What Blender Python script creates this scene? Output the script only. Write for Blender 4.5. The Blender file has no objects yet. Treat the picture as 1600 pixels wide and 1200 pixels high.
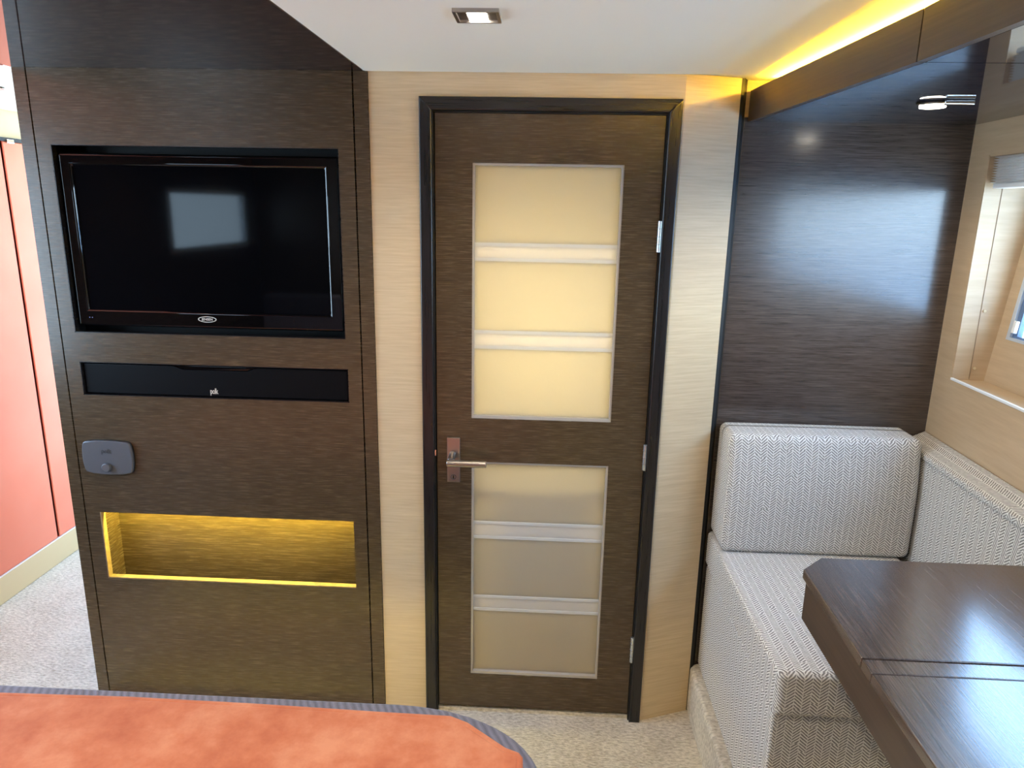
import bpy, bmesh, math, random
from mathutils import Vector, Matrix
random.seed(4)
scene = bpy.context.scene
C = scene.collection

# ------------------------------------------------------------------ camera
CAM_F, PITCH, ROLL, YAW = 1110.1, 0.242804, 0.018576, -0.044535
fw = Vector((math.sin(YAW)*math.cos(PITCH), math.cos(YAW)*math.cos(PITCH), -math.sin(PITCH)))
rt = Vector((math.cos(YAW), -math.sin(YAW), 0)); up = rt.cross(fw)
r2 = math.cos(ROLL)*rt + math.sin(ROLL)*up; u2 = -math.sin(ROLL)*rt + math.cos(ROLL)*up
cam = bpy.data.cameras.new('camera'); cam.sensor_width = 36; cam.lens = CAM_F/1600*36; cam.clip_start = .02
cam_o = bpy.data.objects.new('camera', cam); C.objects.link(cam_o)
M = Matrix((r2, u2, -fw)).transposed().to_4x4(); M.translation = (0, 0, 1.61)
cam_o.matrix_world = M
scene.camera = cam_o

# ------------------------------------------------------------------ world and view
SKY = 11.0
LAMP_W = 17.0
world = bpy.data.worlds.new('sky'); scene.world = world; world.use_nodes = True
bg = world.node_tree.nodes['Background']
bg.inputs[1].default_value = SKY
wt_ = world.node_tree; tc_ = wt_.nodes.new('ShaderNodeTexCoord'); sx_ = wt_.nodes.new('ShaderNodeSeparateXYZ'); cr_ = wt_.nodes.new('ShaderNodeValToRGB')
wt_.links.new(tc_.outputs['Generated'], sx_.inputs[0]); wt_.links.new(sx_.outputs[2], cr_.inputs[0]); wt_.links.new(cr_.outputs[0], bg.inputs[0])
cr_.color_ramp.elements[0].position = 0.0; cr_.color_ramp.elements[0].color = (.70, .86, 1.0, 1)      # pale at the horizon
cr_.color_ramp.elements[1].position = .75; cr_.color_ramp.elements[1].color = (.34, .59, 1.0, 1)      # deeper blue overhead
vs = scene.view_settings
vs.view_transform = 'Standard'; vs.look = 'None'; vs.gamma = 1; vs.use_curve_mapping = False
vs.exposure = 0.42

def portal(loc, rot, sx, sy):
    """sampling hint in a window opening: gives off no light of its own"""
    l = bpy.data.lights.new('window_portal', 'AREA'); l.shape = 'RECTANGLE'; l.size = sx; l.size_y = sy
    l.cycles.is_portal = True
    o = bpy.data.objects.new('window_portal', l); C.objects.link(o); o.location = loc; o.rotation_euler = rot
    return o
portal((1.26, 1.05, 1.46), (0, math.pi/2, 0), .60, 1.85)
portal((-2.22, 1.42, 1.38), (0, -math.pi/2, 0), .95, 1.10)
portal((-1.61, 2.915, 2.02), (0, 0, 0), .26, .95)
portal((-1.795, 3.62, 1.05), (math.pi/2, 0, math.pi), .61, 1.6)
portal((-2.22, 3.30, 1.18), (0, -math.pi/2, 0), 1.28, .44)
portal((-2.22, -.64, 1.50), (0, -math.pi/2, 0), .36, 1.05)

# ------------------------------------------------------------------ materials
def lin(c): return tuple(((v/255)/12.92 if v/255 <= .04045 else ((v/255+.055)/1.055)**2.4) for v in c)
class N:
    """small node-tree helper"""
    def __init__(s, name):
        s.m = bpy.data.materials.new(name); s.m.use_nodes = True; s.t = s.m.node_tree
        s.b = s.t.nodes['Principled BSDF']; s.out = s.t.nodes['Material Output']
    def n(s, kind, **kw):
        nd = s.t.nodes.new(kind)
        for k, v in kw.items():
            if k.startswith('i_'): nd.inputs[k[2:].replace('_', ' ')].default_value = v
            else: setattr(nd, k, v)
        return nd
    def l(s, a, b): s.t.links.new(a, b)
    def math(s, op, a, b=None, c=None):
        nd = s.t.nodes.new('ShaderNodeMath'); nd.operation = op
        for i, v in enumerate((a, b, c)):
            if v is None: continue
            if isinstance(v, (int, float)): nd.inputs[i].default_value = v
            else: s.l(v, nd.inputs[i])
        return nd.outputs[0]
    def coords(s, scale, kind='Object'):
        tc = s.n('ShaderNodeTexCoord'); mp = s.n('ShaderNodeMapping'); mp.inputs['Scale'].default_value = scale
        s.l(tc.outputs[kind], mp.inputs[0]); return mp.outputs[0]
    def noise(s, vec, scale=1, detail=3, rough=.55):
        nd = s.n('ShaderNodeTexNoise', i_Scale=scale, i_Detail=detail, i_Roughness=rough); s.l(vec, nd.inputs['Vector']); return nd.outputs['Fac']
    def ramp(s, fac, stops):
        nd = s.n('ShaderNodeValToRGB'); e = nd.color_ramp.elements
        while len(e) < len(stops): e.new(.5)
        for el, (p, c) in zip(e, stops): el.position = p; el.color = (*c, 1)
        s.l(fac, nd.inputs[0]); return nd.outputs[0]
    def bump(s, h, strength, dist=.002):
        nd = s.n('ShaderNodeBump', i_Strength=strength, i_Distance=dist); s.l(h, nd.inputs['Height']); s.l(nd.outputs[0], s.b.inputs['Normal']); return nd
def plain(name, col, rough=.5, metal=0, spec=.5, coat=0, ior=1.5):
    k = N(name); b = k.b
    b.inputs['Base Color'].default_value = (*lin(col), 1); b.inputs['Roughness'].default_value = rough
    b.inputs['Metallic'].default_value = metal; b.inputs['Specular IOR Level'].default_value = spec
    b.inputs['Coat Weight'].default_value = coat; b.inputs['IOR'].default_value = ior
    return k.m
def emit(name, col, s):
    k = N(name); k.b.inputs['Base Color'].default_value = (*col, 1); k.b.inputs['Emission Color'].default_value = (*col, 1); k.b.inputs['Emission Strength'].default_value = s
    return k.m
def wood(name, dark, light, scale, rough, bump=.25, spec=.5, rvar=.06, coat=0, crough=.1):
    """fine straight-grained veneer; scale stretches the grain"""
    k = N(name); v = k.coords(scale)
    a = k.noise(v, 1, 3, .6)
    v2 = k.coords(tuple(q*.35 for q in scale)); b = k.noise(v2, 1, 2, .5)
    f = k.math('ADD', k.math('MULTIPLY', a, .8), k.math('MULTIPLY', b, .2))
    k.l(k.ramp(f, [(.30, lin(dark)), (.70, lin(light))]), k.b.inputs['Base Color'])
    k.l(k.math('ADD', k.math('MULTIPLY', a, rvar), rough-rvar/2), k.b.inputs['Roughness'])
    k.b.inputs['Specular IOR Level'].default_value = spec
    k.b.inputs['Coat Weight'].default_value = coat; k.b.inputs['Coat Roughness'].default_value = crough; k.b.inputs['Coat IOR'].default_value = 1.6
    k.bump(a, bump, .0006)
    return k.m
mt = {}
mt['wenge'] = wood('wenge_veneer', (46, 36, 25), (96, 78, 56), (16, 16, 470), .27)
mt['wenge_gloss'] = wood('wenge_lacquered', (42, 35, 33), (88, 76, 70), (16, 16, 470), .22, .12, .8, coat=.22, crough=.11)
mt['wenge_table'] = wood('wenge_table', (50, 40, 35), (100, 84, 74), (420, 10, 420), .20, .2, .7, coat=.5, crough=.14)
mt['ebony_v'] = wood('black_oak_upright', (16, 15, 16), (38, 35, 36), (150, 150, 5), .28, .5)
mt['ebony_h'] = wood('black_oak_level', (16, 15, 16), (38, 35, 36), (5, 150, 150), .28, .5)
mt['fascia'] = wood('wenge_fascia', (56, 44, 36), (78, 63, 52), (5, 5, 160), .34, .1)
mt['dark_gloss'] = plain('dark_mirror_lacquer', (46, 36, 36), .035, spec=.6)
mt['soffit'] = plain('slate_mirror_lacquer', (34, 34, 42), .03, spec=.7)
mt['beige'] = wood('pale_oak_paper', (192, 170, 137), (211, 191, 158), (9, 9, 190), .46, .2, .4)
mt['beige_plain'] = wood('pale_oak_hull', (186, 158, 124), (202, 176, 142), (6, 6, 60), .38, .1, .5)
mt['tan'] = plain('tan_lacquer', (222, 200, 158), .4)
mt['white'] = plain('off_white_liner', (246, 247, 233), .55, spec=.3)
mt['white_gloss'] = plain('white_trim', (235, 235, 232), .3)
mt['black'] = plain('black_gap', (10, 9, 9), .6)
mt['tv_bezel'] = plain('piano_black', (7, 7, 9), .03, spec=.6)
mt['tv_screen'] = plain('screen_glass', (5, 6, 9), .05, spec=.17)
mt['grille'] = plain('black_grille', (9, 9, 11), .5, spec=.1)
mt['pad'] = plain('grey_plastic', (84, 84, 87), .42)
mt['silver'] = plain('bright_print', (225, 222, 210), .3, metal=.3)
mt['steel'] = plain('satin_steel', (178, 172, 168), .3, metal=1)
mt['chrome'] = plain('chrome', (225, 225, 225), .08, metal=1)
mt['zinc'] = plain('hinge_zinc', (205, 212, 216), .3, metal=.9)
mt['lamp_on'] = emit('lamp_glow', (1, .90, .74), 22)
mt['cove'] = emit('cove_led', (1, .58, .04), 150)
mt['niche_led'] = emit('niche_led', (1, .86, .13), 210)
mt['underbed'] = emit('underbed_led', (1, .74, .10), 60)
mt['cabin_lamp'] = emit('washroom_lamp', (1, .78, .32), 24)

def leather(name, c1, c2, rough=.42):
    k = N(name); v = k.coords((1, 1, 1))
    k.l(k.ramp(k.noise(v, 3, 2), [(.3, lin(c1)), (.7, lin(c2))]), k.b.inputs['Base Color'])
    k.b.inputs['Roughness'].default_value = rough; k.b.inputs['Specular IOR Level'].default_value = .15
    k.bump(k.noise(v, 420, 2), .12, .001); return k.m
mt['coral'] = leather('coral_leather', (238, 136, 110), (242, 146, 120), .6)
def carpet(name, c1, c2, sc=(60, 150, 90)):
    k = N(name); v = k.coords(sc); a = k.noise(v, 1, 3, .6); b = k.noise(k.coords((7, 7, 7)), 1, 3)
    f = k.math('ADD', k.math('MULTIPLY', a, .75), k.math('MULTIPLY', b, .25))
    k.l(k.ramp(f, [(.33, lin(c1)), (.6, lin(c2))]), k.b.inputs['Base Color'])
    k.b.inputs['Roughness'].default_value = .95; k.b.inputs['Specular IOR Level'].default_value = .1
    k.b.inputs['Sheen Weight'].default_value = .2
    k.bump(a, .9, .008); return k.m
mt['carpet'] = carpet('loop_carpet', (164, 152, 132), (222, 212, 194))
def herring():
    k = N('herringbone_fabric'); tc = k.n('ShaderNodeTexCoord'); sp = k.n('ShaderNodeSeparateXYZ')
    k.l(tc.outputs['UV'], sp.inputs[0])
    mp = k.n('ShaderNodeMapping'); k.l(tc.outputs['UV'], mp.inputs[0]); mp.inputs['Scale'].default_value = (60, 38, 1)
    W = .0178
    nz = k.noise(mp.outputs[0], 1, 2, .5)
    col = k.math('FLOOR', k.math('DIVIDE', sp.outputs[0], W))
    w1_ = k.n('ShaderNodeTexWhiteNoise', noise_dimensions='1D'); k.l(col, w1_.inputs['W'])
    row = k.math('FLOOR', k.math('ADD', k.math('DIVIDE', sp.outputs[1], .075), w1_.outputs[0]))
    cb_ = k.n('ShaderNodeCombineXYZ'); k.l(col, cb_.inputs[0]); k.l(row, cb_.inputs[1])
    w2_ = k.n('ShaderNodeTexWhiteNoise', noise_dimensions='2D'); k.l(cb_.outputs[0], w2_.inputs['Vector'])
    p = k.math('PINGPONG', sp.outputs[0], W)
    val = k.math('ADD', sp.outputs[1], k.math('MULTIPLY', p, .85))
    val = k.math('ADD', val, k.math('MULTIPLY', nz, .003))
    val = k.math('ADD', val, k.math('MULTIPLY', w2_.outputs[0], .007))
    s = k.math('SINE', k.math('MULTIPLY', val, 2*math.pi/.0080))
    nz2 = k.noise(mp.outputs[0], 2.6, 2, .6)
    s = k.math('ADD', s, k.math('MULTIPLY', k.math('SUBTRACT', nz2, .5), 1.8))
    f = k.math('MULTIPLY_ADD', s, .5, .5)
    ed = k.math('ABSOLUTE', k.math('MULTIPLY_ADD', p, 2/W, -1))
    f = k.math('ADD', f, k.math('MULTIPLY', k.math('GREATER_THAN', ed, .86), .35))
    k.l(k.ramp(f, [(.28, lin((128, 123, 118))), (.74, lin((226, 222, 216)))]), k.b.inputs['Base Color'])
    k.b.inputs['Roughness'].default_value = .9; k.b.inputs['Specular IOR Level'].default_value = .15
    k.b.inputs['Sheen Weight'].default_value = .15
    k.bump(f, .35, .0012); return k.m
mt['fabric'] = herring()
def suede():
    k = N('orange_suede'); v = k.coords((1, 1, 1)); a = k.noise(v, 9, 5, .65)
    k.l(k.ramp(a, [(.32, lin((176, 94, 60))), (.5, lin((192, 112, 75))), (.7, lin((208, 136, 98)))]), k.b.inputs['Base Color'])
    k.b.inputs['Roughness'].default_value = .85; k.b.inputs['Sheen Weight'].default_value = .2; k.b.inputs['Specular IOR Level'].default_value = .2
    k.b.inputs['Sheen Tint'].default_value = (1, .7, .55, 1)
    k.bump(a, .25, .006); return k.m
mt['suede'] = suede()
def quilt():
    k = N('grey_ribbed_quilt'); tc = k.n('ShaderNodeTexCoord'); sp = k.n('ShaderNodeSeparateXYZ'); k.l(tc.outputs['Object'], sp.inputs[0])
    nz = k.noise(k.coords((14, 14, 14)), 1, 3)
    d = k.math('ADD', k.math('ADD', sp.outputs[0], k.math('MULTIPLY', sp.outputs[1], .45)), k.math('MULTIPLY', nz, .02))
    w = k.math('SINE', k.math('MULTIPLY', d, 2*math.pi/.016))
    w2 = k.math('SINE', k.math('MULTIPLY', d, 2*math.pi/.0028))
    h = k.math('ADD', w, k.math('MULTIPLY', w2, .25))
    k.l(k.ramp(k.math('MULTIPLY_ADD', h, .4, .5), [(0, lin((86, 82, 92))), (1, lin((122, 118, 128)))]), k.b.inputs['Base Color'])
    k.b.inputs['Roughness'].default_value = .8; k.b.inputs['Sheen Weight'].default_value = .2
    k.bump(h, .5, .003); return k.m
mt['quilt'] = quilt()
def frosted(name, trans, diff, fac):
    k = N(name); t = k.n('ShaderNodeBsdfTranslucent'); t.inputs[0].default_value = (*trans, 1)
    k.b.inputs['Base Color'].default_value = (*diff, 1); k.b.inputs['Roughness'].default_value = .42
    mx = k.n('ShaderNodeMixShader'); mx.inputs[0].default_value = fac
    k.l(k.b.outputs[0], mx.inputs[1]); k.l(t.outputs[0], mx.inputs[2]); k.l(mx.outputs[0], k.out.inputs[0]); return k.m
mt['frost'] = frosted('frosted_glass', (.95, .93, .88), (.56, .50, .40), .62)
mt['frost_band'] = frosted('etched_glass', (1, .98, .95), (.82, .80, .77), .62)
mt['frost_line'] = frosted('etched_line', (1, 1, .98), (.95, .94, .92), .55)
def glass():
    k = N('window_glass'); tr = k.n('ShaderNodeBsdfTransparent'); tr.inputs[0].default_value = (.90, .96, 1, 1)
    g = k.n('ShaderNodeBsdfGlossy'); g.inputs['Roughness'].default_value = .01
    lw = k.n('ShaderNodeLayerWeight', i_Blend=.5); mx = k.n('ShaderNodeMixShader')
    fr = k.math('MULTIPLY_ADD', k.math('POWER', lw.outputs['Facing'], 5), .9, .04)
    k.l(fr, mx.inputs[0]); k.l(tr.outputs[0], mx.inputs[1]); k.l(g.outputs[0], mx.inputs[2]); k.l(mx.outputs[0], k.out.inputs[0]); return k.m
mt['glass'] = glass()
mt['frame_blue'] = plain('blue_grey_frame', (96, 118, 150), .35)
mt['frame_alu'] = plain('pale_aluminium', (205, 214, 222), .3, metal=.4)
mt['blind'] = frosted('pleated_cloth', (.9, .88, .85), (.85, .82, .79), .45)
def water():
    k = N('harbour_water'); k.b.inputs['Base Color'].default_value = (*lin((60, 130, 165)), 1); k.b.inputs['Roughness'].default_value = .25
    k.bump(k.noise(k.coords((2, 2, 2)), 1, 4), .3, .05); return k.m
mt['water'] = water()
mt['pontoon'] = plain('pontoon_white', (226, 228, 228), .6)
mt['hull_blue'] = plain('rub_rail_blue', (70, 98, 150), .5)

# ------------------------------------------------------------------ mesh helpers
def link(name, me, mat, parent=None, kind=None, off=None, smooth=False):
    o = bpy.data.objects.new(name, me); C.objects.link(o)
    if mat: me.materials.append(mt[mat] if isinstance(mat, str) else mat)
    if smooth:
        for p in me.polygons: p.use_smooth = True
    if parent:
        o.parent = parent
        if parent.type == 'EMPTY' and not parent.get('_local'): o.location = -parent.location
    if kind: o['kind'] = kind
    return o
def fin(name, bm, mat, parent=None, kind=None, smooth=False, wn=False):
    bmesh.ops.recalc_face_normals(bm, faces=bm.faces)
    me = bpy.data.meshes.new(name); bm.to_mesh(me); bm.free()
    o = link(name, me, mat, parent, kind, smooth=smooth or wn)
    if wn: o.modifiers.new('weighted', 'WEIGHTED_NORMAL').keep_sharp = True
    return o
def thing(name, label, cat, loc=(0, 0, 0), group=None, rot=None):
    o = bpy.data.objects.new(name, None); C.objects.link(o); o.location = loc; o.empty_display_size = .05
    if rot is not None: o.rotation_euler = (0, 0, rot); o['_local'] = 1
    o['label'] = label; o['category'] = cat
    if group: o['group'] = group
    return o
def tag(o, label, cat, group=None):
    o['label'] = label; o['category'] = cat
    if group: o['group'] = group
    return o
def root(name, loc=(0, 0, 0), rot=None, label=None):
    o = bpy.data.objects.new(name, None); C.objects.link(o); o.location = loc; o.empty_display_size = .05; o['kind'] = 'structure'
    if rot is not None: o.rotation_euler = (0, 0, rot); o['_local'] = 1
    if label: o['label'] = label
    return o
def addbox(bm, x0, x1, y0, y1, z0, z1, bev=0, seg=2):
    r = bmesh.ops.create_cube(bm, size=1)
    vs_ = r['verts']
    for v in vs_:
        v.co = Vector(((x0+x1)/2+v.co.x*(x1-x0), (y0+y1)/2+v.co.y*(y1-y0), (z0+z1)/2+v.co.z*(z1-z0)))
    if bev:
        es = list({e for v in vs_ for e in v.link_edges})
        bmesh.ops.bevel(bm, geom=es, offset=bev, segments=seg, affect='EDGES', profile=.5)
def box(name, b, mat, parent=None, bev=0, seg=2, kind=None):
    bm = bmesh.new(); addbox(bm, *b, bev=bev, seg=seg)
    return fin(name, bm, mat, parent, kind, wn=bool(bev))
def prism(name, pts, z0, z1, mat, parent=None, kind=None, bev=0, seg=2):
    bm = bmesh.new()
    vb = [bm.verts.new((x, y, z0)) for x, y in pts]; f = bm.faces.new(vb)
    e = bmesh.ops.extrude_face_region(bm, geom=[f])
    for g in e['geom']:
        if isinstance(g, bmesh.types.BMVert): g.co.z = z1
    if bev: bmesh.ops.bevel(bm, geom=list(bm.edges), offset=bev, segments=seg, affect='EDGES', profile=.5)
    return fin(name, bm, mat, parent, kind, wn=bool(bev))
def panel(name, x0, x1, z0, z1, holes, y0, t, mat, parent=None, kind=None):
    """board in the XZ plane, front face at y0, thickness t, with rectangular openings (x0,x1,z0,z1)"""
    xs = sorted({x0, x1, *[h[0] for h in holes], *[h[1] for h in holes]}); zs = sorted({z0, z1, *[h[2] for h in holes], *[h[3] for h in holes]})
    xs = [x for x in xs if x0 <= x <= x1]; zs = [z for z in zs if z0 <= z <= z1]
    def solid(i, j):
        if not (0 <= i < len(xs)-1 and 0 <= j < len(zs)-1): return False
        cx, cz = (xs[i]+xs[i+1])/2, (zs[j]+zs[j+1])/2
        return not any(h[0] < cx < h[1] and h[2] < cz < h[3] for h in holes)
    bm = bmesh.new(); V = {}
    def v(i, j, k):
        if (i, j, k) not in V: V[i, j, k] = bm.verts.new((xs[i], y0+t*k, zs[j]))
        return V[i, j, k]
    for i in range(len(xs)-1):
        for j in range(len(zs)-1):
            if not solid(i, j): continue
            bm.faces.new((v(i, j, 0), v(i+1, j, 0), v(i+1, j+1, 0), v(i, j+1, 0)))
            bm.faces.new((v(i, j, 1), v(i, j+1, 1), v(i+1, j+1, 1), v(i+1, j, 1)))
            for di, dj, a, b in ((-1, 0, (i, j), (i, j+1)), (1, 0, (i+1, j), (i+1, j+1)), (0, -1, (i, j), (i+1, j)), (0, 1, (i, j+1), (i+1, j+1))):
                if not solid(i+di, j+dj): bm.faces.new((v(*a, 0), v(*b, 0), v(*b, 1), v(*a, 1)))
    return fin(name, bm, mat, parent, kind)
def cyl(name, p0, p1, r, mat, parent=None, seg=20, bev=0):
    bm = bmesh.new(); p0, p1 = Vector(p0), Vector(p1); d = p1-p0
    bmesh.ops.create_cone(bm, cap_ends=True, segments=seg, radius1=r, radius2=r, depth=d.length)
    if bev: bmesh.ops.bevel(bm, geom=[e for e in bm.edges if len(e.link_faces) == 2 and any(len(f.verts) > 4 for f in e.link_faces)], offset=bev, segments=2, affect='EDGES', profile=.5)
    m = d.to_track_quat('Z', 'Y').to_matrix().to_4x4(); m.translation = (p0+p1)/2
    bm.transform(m); return fin(name, bm, mat, parent, wn=True)
def cushion(name, b, mat, parent=None, r=.03, n=10, bulge=(0, 0, 0), warp=None, uvrot=0):
    """padded block: rounded edges, slightly swollen faces, box-mapped UVs in metres"""
    lo = [b[0], b[2], b[4]]; hi = [b[1], b[3], b[5]]
    def axis(k):
        a = [r - r*math.tan(math.radians(t)) for t in (45, 36, 27, 18, 9, 0)]
        L = hi[k]-lo[k]; mid = [r+(L-2*r)*i/n for i in range(1, n)]
        return [lo[k]+q for q in a] + [lo[k]+q for q in mid] + [hi[k]-q for q in reversed(a)]
    ax = [axis(k) for k in range(3)]; bm = bmesh.new(); V = {}
    def vert(i, j, k):
        if (i, j, k) in V: return V[i, j, k]
        p = [ax[0][i], ax[1][j], ax[2][k]]; q = [min(max(p[m], lo[m]+r), hi[m]-r) for m in range(3)]
        d = Vector([p[m]-q[m] for m in range(3)]); nrm = d.normalized(); c = Vector(q)+nrm*r
        t = [2*(p[m]-lo[m])/(hi[m]-lo[m])-1 for m in range(3)]
        for m in range(3):
            o1, o2 = [x for x in range(3) if x != m]
            c[m] += nrm[m]*bulge[m]*(1-t[o1]**2)*(1-t[o2]**2)
        if warp: c = warp(c)
        V[i, j, k] = bm.verts.new(c); return V[i, j, k]
    nn = [len(a)-1 for a in ax]
    for m in range(3):
        a, c = [x for x in range(3) if x != m]
        for side in (0, nn[m]):
            for i in range(nn[a]):
                for j in range(nn[c]):
                    idx = []
                    for da, dc in ((0, 0), (1, 0), (1, 1), (0, 1)):
                        q = [0, 0, 0]; q[m] = side; q[a] = i+da; q[c] = j+dc; idx.append(vert(*q))
                    bm.faces.new(idx)
    bmesh.ops.recalc_face_normals(bm, faces=bm.faces)
    uvbox(bm, uvrot); me = bpy.data.meshes.new(name); bm.to_mesh(me); bm.free()
    return link(name, me, mat, parent, smooth=True)
def uvbox(bm, rot=0):
    uv = bm.loops.layers.uv.verify()
    for f in bm.faces:
        n = f.normal; k = max(range(3), key=lambda q: abs(n[q]))
        for lp in f.loops:
            p = lp.vert.co
            a = (p.y, p.z) if k == 0 else (p.x, p.z) if k == 1 else ((p.x, p.y) if not rot else (p.y, p.x))
            lp[uv].uv = a
def fab_box(name, b, parent, bev=.006):
    bm = bmesh.new(); addbox(bm, *b, bev=bev, seg=3); bmesh.ops.recalc_face_normals(bm, faces=bm.faces); uvbox(bm)
    return fin(name, bm, 'fabric', parent, wn=True)
def text(name, body, size, loc, mat, parent, ext=.0006, sx=1.0, spacing=1.0):
    """lettering facing -Y, centred on loc"""
    cu = bpy.data.curves.new(name, 'FONT'); cu.body = body; cu.size = size; cu.extrude = ext; cu.align_x = 'CENTER'; cu.align_y = 'CENTER'; cu.space_character = spacing
    cu.resolution_u = 4; cu.offset = size*.012
    tmp = bpy.data.objects.new(name, cu); C.objects.link(tmp)
    dg = bpy.context.evaluated_depsgraph_get(); me = bpy.data.meshes.new_from_object(tmp.evaluated_get(dg))
    bpy.data.objects.remove(tmp); me.name = name
    me.transform(Matrix.Translation(loc) @ Matrix.Rotation(math.pi/2, 4, 'X') @ Matrix.Diagonal((sx, 1, 1, 1)))
    me.materials.clear()
    return link(name, me, mat, parent)
def extr_xz(name, pts, y0, y1, mat, parent=None, bev=0):
    bm = bmesh.new(); f = bm.faces.new([bm.verts.new((x, y0, z)) for x, z in pts])
    for g in bmesh.ops.extrude_face_region(bm, geom=[f])['geom']:
        if isinstance(g, bmesh.types.BMVert): g.co.y = y1
    if bev:
        es = [e for e in bm.edges if all(abs(v.co.y-y0) < 1e-6 for v in e.verts)]
        bmesh.ops.bevel(bm, geom=es, offset=bev, segments=3, affect='EDGES', profile=.5)
    return fin(name, bm, mat, parent, wn=bool(bev))

# ------------------------------------------------------------------ the setting
D = 2.0
CX0, CX1 = -1.457, -.487               # built-in media cabinet
LX = -2.18                             # left hull lining
BY = -1.4                              # after bulkhead
box('floor', (LX-.2, 1.35, BY-.2, 3.7, -.05, 0), 'carpet', kind='structure')
ob = prism('floor_step', [(.507, 2.062), (.507, BY+.02), (1.02, BY+.02), (1.139, 2.086), (.53, 2.086)], .0, .165, 'carpet', kind='structure', bev=.012)
ob['label'] = 'carpeted step raised under the bench and table'
HX0, HX1, HY0, HY1 = -1.75, -1.47, 2.43, 3.40
bm = bmesh.new()
for b_ in ((LX-.2, HX0, BY-.2, 3.7), (HX1, 1.45, BY-.2, 3.7), (HX0, HX1, BY-.2, HY0), (HX0, HX1, HY1, 3.7)): addbox(bm, *b_, 1.958, 2.03)
ce = fin('ceiling', bm, 'white', kind='structure')
hw = root('window_4', (-1.61, 2.915, 1.965), label='unseen skylight hatch added to light the passage')  # hatch out of view, added to brighten the passage carpet and coral wall
bm = bmesh.new(); e = .015
for b_ in ((HX0, HX0+e, HY0, HY1), (HX1-e, HX1, HY0, HY1), (HX0+e, HX1-e, HY0, HY0+e), (HX0+e, HX1-e, HY1-e, HY1)): addbox(bm, *b_, 1.959, 2.03)
fin('window_frame', bm, 'frame_alu', hw); box('pane', (HX0+e, HX1-e, HY0+e, HY1-e, 2.01, 2.02), 'glass', hw)
head = box('headliner', (-.497, .530, BY+.02, 1.997, 1.9530, 1.985), 'white', ce, bev=.006, seg=4)
dp = box('lacquered_panel', (CX0, -.500, BY+.02, 1.9995, 1.955, 1.975), 'dark_gloss', ce); dp['label'] = 'dark mirror-gloss panel'
rp = box('coral_panel', (LX+.005, CX0-.002, BY+.02, 1.97, 1.9535, 1.975), 'coral', ce); rp['label'] = 'coral upholstered panel'

# bulkhead around the door
wf = panel('wall_front', CX1+.001, .350, 0, 1.957, [(-.322, .318, -.01, 1.868)], D, .03, 'beige', kind='structure')
wa = prism('wall_front_angled', [(.350, D), (.507, 2.060), (.497, 2.088), (.340, 2.03)], 0, 1.957, 'beige', kind='structure')
wt = prism('trim_1', [(.5075, 2.0605), (.5165, 2.0640), (.529, 2.0885), (.498, 2.0895)], .0, 1.957, 'black', kind='structure')
wt['label'] = 'black corner strip beside the dark panel'
wp = box('wall_dark_panel', (.530, 1.149, 2.09, 2.11, 0, 1.862), 'wenge_gloss', kind='structure')
wq = box('wall_upper_strip', (.530, 1.149, 2.091, 2.11, 1.863, 1.957), 'beige', kind='structure')
# washroom behind the door
box('wall_washroom_back', (-.47, 1.14, 2.95, 2.98, 0, 1.957), 'beige', kind='structure')
box('wall_washroom_left', (-.486, -.47, 2.04, 2.98, 0, 1.957), 'beige', kind='structure')
box('wall_washroom_right', (.62, .65, 2.12, 2.949, 0, 1.957), 'beige', kind='structure')

# door frame and door
dr = root('door_1', (0, D, 0), label='dark wenge door with frosted glass panes in a black frame')
extr_xz('frame_jamb', [(-.350, 0), (-.316, 0), (-.316, 1.859), (-.350, 1.893)], D-.014, D+.045, 'ebony_v', dr, bev=.004)
extr_xz('frame_jamb', [(.344, -.0), (.310, -.0), (.310, 1.859), (.344, 1.893)], D-.014, D+.045, 'ebony_v', dr, bev=.004)
extr_xz('frame_head', [(-.350, 1.893), (.344, 1.893), (.310, 1.859), (-.316, 1.859)], D-.014, D+.045, 'ebony_h', dr, bev=.004)
bm = bmesh.new()
addbox(bm, -.3158, -.3125, D-.006, D+.04, .0, 1.8585); addbox(bm, .3065, .3098, D-.002, D+.04, .0, 1.8585); addbox(bm, -.312, .306, D+.004, D+.04, 1.8545, 1.8588)
fin('frame_rebate', bm, 'black', dr)
UP = (-.207, .202, 1.006, 1.727); LO = (-.206, .202, .143, .871)
leaf = panel('door_leaf', -.309, .3045, .024, 1.853, [UP, LO], D+.002, .036, 'wenge', dr)
def glazing(h, bands):
    x0, x1, z0, z1 = h; ya, yb = D+.017, D+.023
    bm = bmesh.new()
    for a in ((x0, x1, z0, z0+.009), (x0, x1, z1-.006, z1), (x0, x0+.006, z0+.009, z1-.006), (x1-.006, x1, z0+.009, z1-.006)):
        addbox(bm, a[0], a[1], D+.005, yb, a[2], a[3])
    fin('glazing_bead', bm, plain('grey_bead', (176, 168, 158), .35), dr)
    top = z1-.006
    for za, zb in bands:
        box('glass_pane', (x0+.006, x1-.006, ya, yb, za, top), 'frost', dr)
        bn_ = box('etched_band', (x0+.006, x1-.006, ya, yb, zb+.009, za-.009), 'frost_band', dr)
        for zz in (za-.009, zb): box('band_edge', (x0+.006, x1-.006, ya-.002, yb, zz, zz+.009), 'frost_line', bn_)
        top = zb
    box('glass_pane', (x0+.006, x1-.006, ya, yb, z0+.009, top), 'frost', dr)
glazing(UP, [(1.515, 1.464), (1.267, 1.213)])
glazing(LO, [(.673, .615), (.420, .366)])
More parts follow.
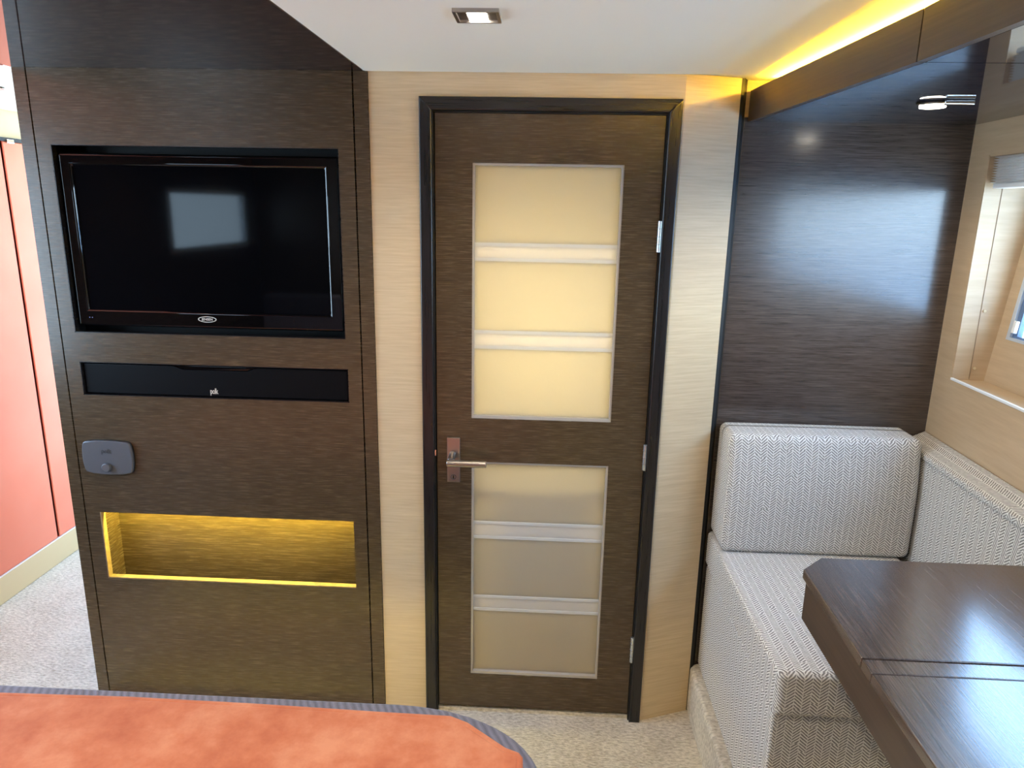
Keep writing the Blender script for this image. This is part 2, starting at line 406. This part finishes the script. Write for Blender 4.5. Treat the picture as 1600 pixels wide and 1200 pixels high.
for z0, z1 in ((1.499, 1.583), (.864, .944), (.217, .305)):
    h = cyl('hinge', (.3065, D-.0045, z0), (.3065, D-.0045, z1), .0062, 'zinc', dr, bev=.001)
    z = z0
    bm = bmesh.new()
    for k in range(1, 4): addbox(bm, .2995, .3135, D-.0115, D+.0015, z0+(z1-z0)*k/4-.0006, z0+(z1-z0)*k/4+.0006)
    fin('knuckle_joint', bm, 'steel', h)
hd = box('handle_plate', (-.279, -.240, D-.006, D+.0018, .806, .946), 'steel', dr, bev=.0015)
cyl('handle_neck', (-.262, D-.006, .895), (-.262, D-.047, .887), .0105, 'steel', hd, bev=.001)
cyl('lever', (-.2735, D-.047, .881), (-.158, D-.049, .882), .0105, 'steel', hd, bev=.0015)
ring = bmesh.new()
bmesh.ops.create_circle(ring, cap_ends=False, segments=20, radius=.0085)
bm = ring; es = list(bm.edges); g = bmesh.ops.extrude_edge_only(bm, edges=es)
for v in g['geom']:
    if isinstance(v, bmesh.types.BMVert): v.co *= .72
bm.transform(Matrix.Translation((-.2595, D-.0068, .823)) @ Matrix.Rotation(math.pi/2, 4, 'X')); fin('keyhole_ring', bm, 'chrome', hd)
box('keyhole', (-.2612, -.2578, D-.0072, D-.0059, .818, .828), 'black', hd)
box('strike_plate', (-.3150, -.3115, D-.0068, D+.001, .889, .907), 'chrome', dr)
box('threshold', (-.312, .306, D+.006, D+.05, .0, .012), 'carpet', dr)

# left hull lining: coral locker fronts, tan band, plinth, windows
WL1 = (.87, 1.97, .90, 1.86); WL2 = (-1.18, -.10, 1.31, 1.69)
wl = root('wall_left', (LX, 0, 0), rot=math.pi/2)    # local x = world y, local -y faces into the cabin
panel('lining', BY, 1.979, 0, 1.957, [WL1, WL2], .018, .04, 'wenge', wl)
WL3 = (3.05, 3.56, .50, 1.85)  # opening hidden by the cabinet, added for more daylight on the carpet
panel('lining', 1.9795, 3.599, 0, 1.957, [WL3], .018, .04, 'tan', wl)
for a, b in ((1.985, 2.866), (2.879, 3.035)):
    p = box('coral_panel', (a, b, .001, .0175, .117, 1.833), 'coral', wl, bev=.005, seg=3)
    box('stitched_edge', (a-.0, a+.004, .004, .0176, .117, 1.833), plain('coral_welt', (204, 92, 76), .5), p)
box('seam_backing', (2.866, 2.879, .012, .0178, .117, 1.833), plain('seam_dark_red', (150, 60, 50), .6), wl)  # darker red backing in the gap between the coral panels
box('dark_rail', (1.98, 3.59, -.002, .0178, 1.8335, 1.848), 'ebony_h', wl)
ck = box('catch', (2.895, 2.935, -.008, .010, 1.826, 1.842), 'chrome', wl, bev=.002)
# frames on the port windows, the last one added to light the passage
for i, (a, b, c, d) in enumerate((WL1, WL2, WL3)):
    w = root('window_%d' % (2, 3, 6)[i], (LX, 0, 0), rot=math.pi/2)
    panel('window_frame', a, b, c, d, [(a+.03, b-.03, c+.03, d-.03)], .01, .03, 'frame_alu', w)
    box('pane', (a+.03, b-.03, .024, .03, c+.03, d-.03), 'glass', w)
bb = box('baseboard_left', (LX-.012, LX+.003, 1.98, 3.59, .001, .113), 'tan', kind='structure', bev=.002)
box('ledge_strip', (LX-.012, LX+.0035, 1.98, 3.59, .1135, .1155), 'white_gloss', bb)
panel('wall_passage_end', LX-.06, 1.32, 0, 1.957, [(-2.13, -1.46, .22, 1.88)], 3.6, .05, 'beige', kind='structure')
w5 = root('window_5', (-1.79, 3.62, 0))  # unseen window, added to send daylight down the passage
panel('window_frame', -2.13, -1.46, .22, 1.88, [(-2.10, -1.49, .25, 1.85)], 3.61, .03, 'frame_alu', w5)
box('pane', (-2.10, -1.49, 3.622, 3.628, .25, 1.85), 'glass', w5)
box('wall_passage_right', (CX0-.002, CX0+.03, 2.632, 3.599, 0, 1.957), 'beige', kind='structure')
box('wall_back', (LX-.06, 1.32, BY-.05, BY-.001, 0, 1.957), 'wenge', kind='structure')

# right hull lining with the deep window recess
RR = math.atan2(-1, -.03); RO = (1.147, 2.089, 0)
wr = root('wall_right', RO, rot=RR)               # local x = along the wall towards the bench front, local y = outboard
OPN = (.090, 1.95, 1.165, 1.766)
panel('lining', .0, 3.488, 0, 1.957, [OPN], 0, .012, 'beige_plain', wr)
w1 = root('window_1', RO, rot=RR, label='deep cabin window recess with tilted pane')
def sk(z): return .085+.10*(z-1.15)
bm = bmesh.new()                                   # liner of the recess
def quad(*p): bm.faces.new([bm.verts.new(q) for q in p])
u0, u1, z0, z1 = OPN; T_ = .004
for (a, b) in (((u0, z0), (u0, z1)), ((u1, z0), (u1, z1)), ((u0, z0), (u1, z0)), ((u0, z1), (u1, z1))):
    quad((a[0], .0005, a[1]), (b[0], .0005, b[1]), (b[0], sk(b[1]), b[1]), (a[0], sk(a[1]), a[1]))
lo_ = fin('recess_liner', bm, 'beige_plain', w1)
lo_.modifiers.new('thick', 'SOLIDIFY').thickness = .004
ip = panel('inner_panel', u0-.01, u1+.01, z0-.02, z1+.02, [(.140, 1.90, 1.292, 1.735)], 0, .012, 'beige_plain', w1)
tilt = math.atan(.10)
def tilted(o, z_ref=1.15): 
    o.matrix_local = Matrix.Translation((0, sk(z_ref), z_ref)) @ Matrix.Rotation(-tilt, 4, 'X') @ Matrix.Translation((0, 0, -z_ref))
tilted(ip)
fr_ = panel('window_frame', .140, 1.90, 1.292, 1.735, [(.154, 1.886, 1.300, 1.727)], -.003, .02, 'frame_alu', w1); tilted(fr_)
gk = panel('gasket', .154, 1.886, 1.300, 1.727, [(.172, 1.868, 1.306, 1.720)], .004, .014, 'frame_blue', w1); tilted(gk)
gl = box('pane', (.172, 1.868, .010, .014, 1.306, 1.720), 'glass', w1); tilted(gl)
cl = box('latch', (.157, .170, -.006, .004, 1.312, 1.345), 'white_gloss', w1, bev=.002); tilted(cl)
box('sill_highlight', (u0, u1, -.002, .006, z0-.001, z0+.006), 'white_gloss', w1, bev=.0015)  # white strip standing in for the highlight along the sill
for u_, n_, z_ in ((.0945, .055, 1.36), (.0945, .055, 1.20)):
    cyl('screw_cap', (u_, n_, z_), (u_+.003, n_, z_), .004, 'tan', w1, seg=12)
box('seam', (.0935, .0955, .045, .0462, z0+.004, z1-.01), plain('seam_brown', (140, 116, 90), .6), w1)

bl = thing('pleated_blind', 'gathered pleated blind at the top of the cabin window recess', 'blind', RO, rot=RR)
bm = bmesh.new(); nP = 11; ztop, zbot = 1.764, 1.694
prof = []
for i in range(nP*2+1):
    prof.append((.012 if i % 2 else .026, ztop-(ztop-zbot)*i/(nP*2)))
ra = [bm.verts.new((.0935, n_, z_)) for n_, z_ in prof]; rb = [bm.verts.new((1.94, n_, z_)) for n_, z_ in prof]
rc = [bm.verts.new((.0935, .055-n_*.4, z_)) for n_, z_ in prof]; rd = [bm.verts.new((1.94, .055-n_*.4, z_)) for n_, z_ in prof]
for i in range(len(prof)-1):
    bm.faces.new((ra[i], rb[i], rb[i+1], ra[i+1])); bm.faces.new((rc[i], rc[i+1], rd[i+1], rd[i]))
    bm.faces.new((ra[i], ra[i+1], rc[i+1], rc[i])); bm.faces.new((rb[i], rd[i], rd[i+1], rb[i+1]))
fin('pleats', bm, 'blind', bl)
box('bottom_rail', (.112, 1.93, .010, .05, 1.682, 1.6935), 'white_gloss', bl, bev=.002)

# harbour outside the window
tag(box('harbour_water', (3.2, 60, -30, 60, -.02, .0), 'water'), 'calm blue-green water outside the cabin window', 'water')
pn = thing('pontoon', 'white floating pontoon with a blue rub rail outside the window', 'pontoon', (5, 8, 0))
box('deck', (3.3, 5.4, -6, 16, .22, .42), 'pontoon', pn, bev=.02)
box('rub_rail', (5.402, 5.50, -6, 16, .20, .40), 'hull_blue', pn, bev=.02)

# ------------------------------------------------------------------ overhead valance with cove light
vl = thing('overhead_valance', 'dark wenge valance with glossy underside and hidden yellow cove light above the bench', 'valance', (.8, 1.2, 1.85))
def fx(y):   # plan curve of the fascia
    pts = [(2.088, .5385), (1.574, .570), (1.268, .587), (1.0, .590), (.5, .586), (0, .575), (-1.36, .53)]
    for (a, xa), (b, xb) in zip(pts, pts[1:]):
        if b <= y <= a: return xa+(xb-xa)*(a-y)/(a-b)
    return pts[-1][1]
def wx(y): return 1.146-.03*(2.09-y)
def ys(a, b, n): return [a+(b-a)*i/n for i in range(n+1)]
for a, b in ((2.086, 1.2695), (1.2660, BY+.03)):
    L = ys(a, b, 14)
    prism('fascia', [(fx(y), y) for y in L]+[(fx(y)+.014, y) for y in reversed(L)], 1.8503, 1.930, 'fascia', vl)
    prism('soffit_panel', [(fx(y)+.0145, y) for y in L]+[(wx(y)-.002, y) for y in reversed(L)], 1.850, 1.862, 'soffit', vl)
L = ys(2.05, BY+.05, 24)
prism('led_rail', [(fx(y)+.053, y) for y in L]+[(fx(y)+.057, y) for y in reversed(L)], 1.8622, 1.9429, 'frame_alu', vl)
prism('led_strip', [(fx(y)+.050, y) for y in L]+[(fx(y)+.060, y) for y in reversed(L)], 1.943, 1.947, 'cove', vl)

def beam(parent, w, dz=-.012):
    l = bpy.data.lights.new('lamp_beam', 'SPOT'); l.energy = w; l.color = (1, .84, .62); l.spot_size = math.radians(150); l.spot_blend = .7; l.shadow_soft_size = .02
    o = bpy.data.objects.new('lamp_beam', l); C.objects.link(o); o.parent = parent; o.location = (0, 0, dz)
def downlight(x, y, z, w, d, label, rotz=0, group=None, rim='steel', flip=False):
    t = thing('downlight', label, 'ceiling light', (x, y, z), group, rot=rotz)
    bm = bmesh.new(); e = .006
    for a in ((-w, w, -d, -d+e), (-w, w, d-e, d), (-w, -w+e, -d+e, d-e), (w-e, w, -d+e, d-e)): addbox(bm, *a, -.006, .0005)
    fin('rim', bm, rim, t)
    box('baffle', (-w+e, w-e, -d+e, d-e, -.0015, -.0005), plain('bronze_baffle', (70, 62, 56), .3, metal=.6), t)
    box('lamp_lens', (-w*.42, w*.42, -d+e+.002, d-e-.002, -.004, -.0016), 'lamp_on', t, bev=.001)
    beam(t, LAMP_W)
    return t
downlight(-.139, 1.418, 1.9525, .042, .040, 'square chrome downlight set in the white ceiling in front of the door')
for x, y in ((-.139, .35), (-.139, -.75)):  # lamps out of view, added to light the room
    downlight(x, y, 1.9525, .042, .040, 'unseen square chrome downlight added in the white ceiling over the bed', group='added downlights over the bed')
for x, y, z, l in ((-1.82, .40, 1.9530, 'coral'), (-1.82, -.75, 1.9530, 'coral'), (-.98, .35, 1.9545, 'dark lacquered'), (-.98, -.75, 1.9545, 'dark lacquered')):  # further unseen lamps, put in for more room light
    downlight(x, y, z, .042, .040, 'unseen square chrome downlight added in the %s ceiling panel over the bed' % l, group='added downlights in the %s ceiling panel' % l)
t = thing('downlight', 'oval downlight with chrome bracket on the glossy valance underside', 'ceiling light', (.835, 1.70, 1.850), rot=0)
bm = bmesh.new(); bmesh.ops.create_cone(bm, cap_ends=True, segments=28, radius1=.034, radius2=.034, depth=.006)
bm.transform(Matrix.Translation((0, 0, -.0035))); fin('rim', bm, 'chrome', t, wn=True)
bm = bmesh.new(); bmesh.ops.create_cone(bm, cap_ends=True, segments=28, radius1=.026, radius2=.026, depth=.003)
bm.transform(Matrix.Translation((0, 0, -.0085))); fin('lamp_lens', bm, 'lamp_on', t)
beam(t, LAMP_W*.6)
box('bracket', (.0, .062, -.052, -.036, -.010, -.0005), 'chrome', t, bev=.002)
t = thing('downlight', 'thin round downlight in the white ceiling of the passage by the coral wall', 'ceiling light', (-1.80, 2.36, 1.958), rot=0)
bm = bmesh.new(); bmesh.ops.create_cone(bm, cap_ends=True, segments=28, radius1=.04, radius2=.036, depth=.005)
bm.transform(Matrix.Translation((0, 0, -.003))); fin('rim', bm, 'steel', t, wn=True)
bm = bmesh.new(); bmesh.ops.create_cone(bm, cap_ends=True, segments=28, radius1=.022, radius2=.022, depth=.002)
bm.transform(Matrix.Translation((0, 0, -.0068))); fin('lamp_lens', bm, 'lamp_on', t); beam(t, LAMP_W*.5)
# lamp of the washroom, behind the frosted panes
t = thing('wall_lamp', 'warm lamp glowing behind the frosted upper door panes', 'lamp', (.0, 2.42, 1.25))
box('lamp_body', (-.20, .20, 2.46, 2.50, 1.20, 1.30), 'steel', t, bev=.004)
box('diffuser', (-.19, .19, 2.42, 2.4595, 1.21, 1.29), 'cabin_lamp', t, bev=.004)
tw = thing('pane_shade_cloth', 'added cloth that darkens the lower frosted panes as a blurred shape', 'pane_shade_cloth', (.0, 2.13, .42))  # invented cloth, hung to put a soft dark shape on the lower panes
cushion('cloth', (-.10, .12, 2.105, 2.125, .40, .86), 'blind', tw, r=.009, n=4)
cyl('rail', (-.4695, 2.115, .866), (.6195, 2.115, .866), .006, 'steel', tw)

# ------------------------------------------------------------------ media cabinet
cb = thing('media_cabinet', 'tall dark wenge built-in cabinet with recessed screen and lit lower niche', 'cabinet', (-.972, 2.3, 0))
YF = D-.004
TVH = (-1.376, -.572, 1.233, 1.758); SBH = (-1.374, -.568, 1.043, 1.145); NIH = (-1.3715, -.569, .437, .664)
fp = panel('front_panel', -1.4165, -.5290, .004, 1.9548, [TVH, SBH, NIH], YF, .02, 'wenge', cb)
box('stile', (CX0, -1.4205, YF, YF+.02, .004, 1.9548), 'wenge', cb)
box('stile', (-.5250, CX1, YF, YF+.02, .004, 1.9548), 'wenge', cb)
box('side_panel', (CX0, CX0+.02, YF+.0205, 2.63, .004, 1.9548), 'wenge', cb)
box('side_panel', (CX1-.02, CX1, YF+.0205, 2.63, .004, 1.9548), 'wenge', cb)
bm = bmesh.new()
addbox(bm, CX0+.021, CX1-.021, 2.10, 2.12, .004, 1.9548); addbox(bm, -1.43, -1.405, YF+.0202, 2.09, .004, 1.9548); addbox(bm, -.54, -.515, YF+.0202, 2.09, .004, 1.9548)
addbox(bm, -1.40, -.545, YF+.0205, 2.099, 1.18, 1.20); addbox(bm, -1.40, -.545, YF+.0205, 2.099, .98, 1.0); addbox(bm, -1.40, -.545, YF+.0205, 2.099, 1.78, 1.80)
fin('carcass', bm, 'black', cb)
x0, x1, z0, z1 = NIH
box('niche_back', (x0-.02, x1+.02, 2.088, 2.0985, .22, .72), 'wenge', cb)
for q in (x0-.012, x1+.0005): box('niche_side', (q, q+.0115, YF+.0205, 2.0875, .22, .72), 'wenge', cb)
box('niche_top', (x0, x1, YF+.0205, 2.0875, .705, .72), 'wenge', cb)
box('niche_bottom', (x0, x1, YF+.0205, 2.0875, .22, .235), 'wenge', cb)
box('niche_light', (x0+.02, x1-.02, YF+.026, YF+.040, .6985, .7045), 'niche_led', cb)
bm = bmesh.new()                                   # niche lip, its lit look put into the pale colour
for a in ((x0, x1, z0-.0001, z0+.0035), (x0, x0+.0035, z0+.0036, z1)): addbox(bm, a[0], a[1], YF-.0006, YF+.0195, a[2], a[3])
fin('niche_lit_lip', bm, wood('lit_lip_tone', (120, 98, 70), (165, 138, 100), (60, 60, 60), .4), cb)
for nm, H in (('screen_edging', TVH), ('speaker_edging', SBH)):
    a, b, c, d = H; bm = bmesh.new()
    for q in ((a, b, c, c+.002), (a, b, d-.002, d), (a, a+.002, c, d), (b-.002, b, c, d)): addbox(bm, q[0], q[1], YF+.0005, YF+.0195, q[2], q[3])
    fin(nm, bm, 'ebony_h', cb)

# television
tv = thing('television', 'flat black television with glossy bezel recessed in the cabinet front', 'television', (-.973, 2.03, 1.25))
YT = 2.008; x0, x1, z0, z1 = -1.369, -.579, 1.252, 1.737
SX0, SX1, SZ0, SZ1 = -1.333, -.617, 1.300, 1.705
box('housing', (x0+.01, x1-.01, YT+.0205, YT+.075, z0+.01, z1-.01), 'grille', tv)
bz = panel('bezel', x0, x1, z0, z1, [(SX0, SX1, SZ0, SZ1)], YT, .02, 'tv_bezel', tv)
bv = bz.modifiers.new('round', 'BEVEL'); bv.width = .007; bv.segments = 4; bv.limit_method = 'ANGLE'; bv.harden_normals = True
for p in bz.data.polygons: p.use_smooth = True
box('screen', (SX0-.004, SX1+.004, YT+.006, YT+.018, SZ0-.004, SZ1+.004), 'tv_screen', tv)
bm = bmesh.new(); n = 48; cxl, czl, ra, rb = -.981, 1.279, .0275, .0088
o_ = [bm.verts.new((cxl+ra*math.cos(6.2832*i/n), YT-.0008, czl+rb*math.sin(6.2832*i/n))) for i in range(n)]
i_ = [bm.verts.new((cxl+(ra-.0028)*math.cos(6.2832*i/n), YT-.0008, czl+(rb-.0018)*math.sin(6.2832*i/n))) for i in range(n)]
for i in range(n): bm.faces.new((o_[i], o_[(i+1) % n], i_[(i+1) % n], i_[i]))
for g in bmesh.ops.extrude_face_region(bm, geom=list(bm.faces))['geom']:
    if isinstance(g, bmesh.types.BMVert): g.co.y = YT+.0006
fin('badge_ring', bm, 'silver', bz)
text('badge_lettering', 'JENSEN', .0098, (cxl, YT-.0004, czl), 'silver', bz, .0005, 1.02)
for q in (-1.334, -1.326): box('indicator', (q, q+.002, YT-.0006, YT+.0006, 1.2755, 1.2775), plain('blue_indicator', (120, 140, 200), .4), bz)

# sound bar
sb = thing('sound_bar', 'long black sound bar set flush in the cabinet under the television', 'speaker', (-.97, 2.03, 1.045))
x0, x1, z0, z1 = -1.369, -.573, 1.0475, 1.1405
box('housing', (x0, x1, 2.0145, 2.085, z0, z1), 'black', sb)
gr_ = extr_xz('grille', [(x0, z0), (x1, z0), (x1, z1-.002), (-.845, z1-.002), (-.872, z1-.013), (-1.068, z1-.013), (-1.095, z1-.002), (x0, z1-.002)], 2.004, 2.014, 'grille', sb, bev=.003)
extr_xz('control_strip', [(-1.092, z1-.0015), (-1.066, z1-.0122), (-.874, z1-.0122), (-.848, z1-.0015)], 2.0065, 2.0138, 'tv_bezel', sb, bev=.0015)
text('lettering', 'polk', .024, (-.977, 2.0035, 1.0635), 'silver', gr_, .0004, .62, .9)

# volume pad
vp_ = thing('volume_control', 'grey rounded plastic control pad with a knob on the cabinet front', 'control pad', (-1.318, 1.99, .80))
pts = []
x0, x1, z0, z1 = -1.392, -1.242, .800, .900
def bulge_side(a, b, n, nx, nz, amt): return [(a[0]+(b[0]-a[0])*i/n + nx*amt*(1-(2*i/n-1)**2), a[1]+(b[1]-a[1])*i/n + nz*amt*(1-(2*i/n-1)**2)) for i in range(n+1)]
c = .012
for a, b, nx, nz in (((x0+c, z0), (x1-c, z0), 0, -1), ((x1, z0+c), (x1, z1-c), 1, 0), ((x1-c, z1), (x0+c, z1), 0, 1), ((x0, z1-c), (x0, z0+c), -1, 0)):
    pts += bulge_side(a, b, 8, nx, nz, .004)
    k = (b[0], b[1]); 
    cc = {(0, -1): (x1, z0), (1, 0): (x1, z1), (0, 1): (x0, z1), (-1, 0): (x0, z0)}[(nx, nz)]
    pts.append((cc[0]-.0036*(1 if cc[0] == x1 else -1), cc[1]-.0036*(1 if cc[1] == z1 else -1)))
plt_ = extr_xz('plate', pts, YF-.014, YF-.0002, 'pad', vp_, bev=.004)
text('lettering', 'polk', .020, (-1.318, YF-.0143, .871), plain('pad_letter', (66, 66, 68), .5), plt_, .0006, .9)
cyl('knob', (-1.319, YF-.014, .821), (-1.319, YF-.026, .821), .0135, 'pad', vp_, seg=28, bev=.003)

# ------------------------------------------------------------------ bench
bn = thing('upholstered_bench', 'bench in pale grey herringbone fabric against the dark glossy panel', 'bench', (.8, 1.75, .165))
fab_box('base', (.535, 1.056, 1.402, 2.084, .166, .5265), bn, .012)
cushion('seat_cushion', (.530, 1.056, 1.374, 2.086, .5275, .641), 'fabric', bn, r=.016, bulge=(.003, .003, .002))
def lean(c):
    return Vector((c.x, c.y+.022*max(0, (c.z-.80)/.2)**1.5*(1 if c.y < 2.03 else 0), c.z))
cushion('back_cushion', (.536, 1.074, 1.928, 2.087, .6425, .998), 'fabric', bn, r=.020, bulge=(.002, .005, .002), warp=lean)
# padded bolster along the hull
bo = thing('side_bolster', 'long padded herringbone bolster along the hull under the window', 'bolster', RO, rot=RR)
def bol(name, prof, rot):
    """profile in (outboard, height), run along the wall"""
    bm = bmesh.new(); ra = [bm.verts.new((.003, n, z)) for n, z in prof]; rb = [bm.verts.new((3.3, n, z)) for n, z in prof]; k = len(prof)
    for i in range(k): bm.faces.new((ra[i], ra[(i+1) % k], rb[(i+1) % k], rb[i]))
    bm.faces.new(ra); bm.faces.new(list(reversed(rb)))
    bmesh.ops.recalc_face_normals(bm, faces=bm.faces)
    bmesh.ops.bevel(bm, geom=list(bm.edges), offset=.005, segments=3, affect='EDGES', profile=.5)
    bmesh.ops.recalc_face_normals(bm, faces=bm.faces); uvbox(bm, rot)
    return fin(name, bm, 'fabric', bo, wn=True)
bol('face', [(-.0605, .166), (-.0605, .937), (-.0015, .966), (-.0015, .166)], 0)
bol('top_cap', [(-.064, .939), (-.064, .956), (-.0015, .987), (-.0015, .9685)], 1)

# ------------------------------------------------------------------ table
tb = thing('folding_table', 'dark wenge folding table with chamfered corner and hinge joint in front of the bench', 'table', (.77, .95, .165))
prism('rear_leaf', [(.531, 1.0435), (1.045, 1.0435), (1.045, 1.390), (.593, 1.390), (.5385, 1.336)], .890, .910, 'wenge_table', tb, bev=.0025)
prism('front_leaf', [(.527, .560), (.560, .526), (1.03, .526), (1.045, 1.003), (.5302, 1.003)], .890, .9085, 'wenge_table', tb, bev=.002)
prism('hinge_strip', [(.5303, 1.0037), (1.045, 1.0037), (1.045, 1.0405), (.531, 1.0405)], .890, .909, 'wenge_table', tb, bev=.002)
prism('apron', [(.5375, .60), (1.01, .60), (1.01, 1.380), (.595, 1.380), (.5445, 1.330)], .802, .8895, 'fascia', tb, bev=.002)
box('pedestal', (.70, .84, .86, 1.00, .185, .8015), 'fascia', tb, bev=.006)
box('foot_plate', (.60, .94, .74, 1.12, .1655, .1845), 'ebony_h', tb, bev=.004)

# ------------------------------------------------------------------ bed
bd = thing('bed', 'bed with grey ribbed quilt at the foot of the media cabinet', 'bed', (-.93, .25, 0))
def bed_outline(inset, z):
    x0, x1, y0, y1, r = -1.90+inset, .018-inset, -.78+inset, 1.276-inset, .30-inset*.6
    p = [(x0, y0), (x1, y0)]
    for i in range(15):
        a = math.pi/2*i/14; p.append((x1-r+r*math.cos(a), y1-r*.62+r*.62*math.sin(a)))
    for i in range(9):
        a = math.pi/2+math.pi/2*i/8; p.append((x0+r+r*math.cos(a), y1-r*.62+r*.62*math.sin(a)))
    return p
prism('platform', bed_outline(.08, 0), .001, .20, 'ebony_h', bd)
bm = bmesh.new(); rings = []
prof = [(.012, .14), (.004, .20), (.0, .30), (.0, .45), (.0, .57), (.002, .588), (.007, .597), (.014, .6005), (.05, .602)]
for ins, z in prof:
    rings.append([bm.verts.new((x, y, z)) for x, y in bed_outline(ins, z)])
for a, b in zip(rings, rings[1:]):
    for i in range(len(a)): bm.faces.new((a[i], a[(i+1) % len(a)], b[(i+1) % len(a)], b[i]))
bm.faces.new(rings[-1]); bm.faces.new(list(reversed(rings[0])))
fin('quilt', bm, 'quilt', bd, smooth=True)
bm = bmesh.new()
addbox(bm, -1.6, -.30, 1.200, 1.212, .118, .124); addbox(bm, -.058, -.046, -.6, .95, .118, .124)
fin('under_light', bm, 'underbed', bd)
box('headboard', (-1.95, .03, -.90, -.785, .001, 1.0), 'quilt', bd, bev=.02)
TH = [(-1.80, -.70), (-.02, -.70), (-.012, .9), (-.016, 1.105), (-.017, 1.132), (-.025, 1.144), (-.051, 1.155), (-.132, 1.219), (-.168, 1.235), (-.318, 1.237), (-.574, 1.243), (-.847, 1.245), (-1.117, 1.238), (-1.6, 1.234), (-1.80, 1.18)]
th = thing('throw_blanket', 'orange suede throw spread over the grey quilt', 'blanket', (-.93, .25, .60))
def shrink(P, d):
    out = []; n = len(P)
    for i in range(n):
        a, b, c_ = Vector(P[i-1]), Vector(P[i]), Vector(P[(i+1) % n])
        e1 = (b-a).normalized(); e2 = (c_-b).normalized(); nn = (Vector((-e1.y, e1.x))+Vector((-e2.y, e2.x)))
        nn = nn.normalized() if nn.length > 1e-6 else Vector((-e1.y, e1.x)); out.append(tuple(b+nn*d))
    return out
bm = bmesh.new(); R_ = []
for ins, z in ((.0, .6025), (-.0, .604), (.003, .6058), (.008, .6062), (.011, .6048), (.014, .6058)):
    R_.append([bm.verts.new((x, y, z)) for x, y in shrink(TH, ins)])
for a, b in zip(R_, R_[1:]):
    for i in range(len(a)): bm.faces.new((a[i], a[(i+1) % len(a)], b[(i+1) % len(a)], b[i]))
bm.faces.new(R_[-1]); bm.faces.new(list(reversed(R_[0])))
fin('cloth', bm, 'suede', th)

for o in list(bpy.data.objects):
    if '_local' in o: del o['_local']
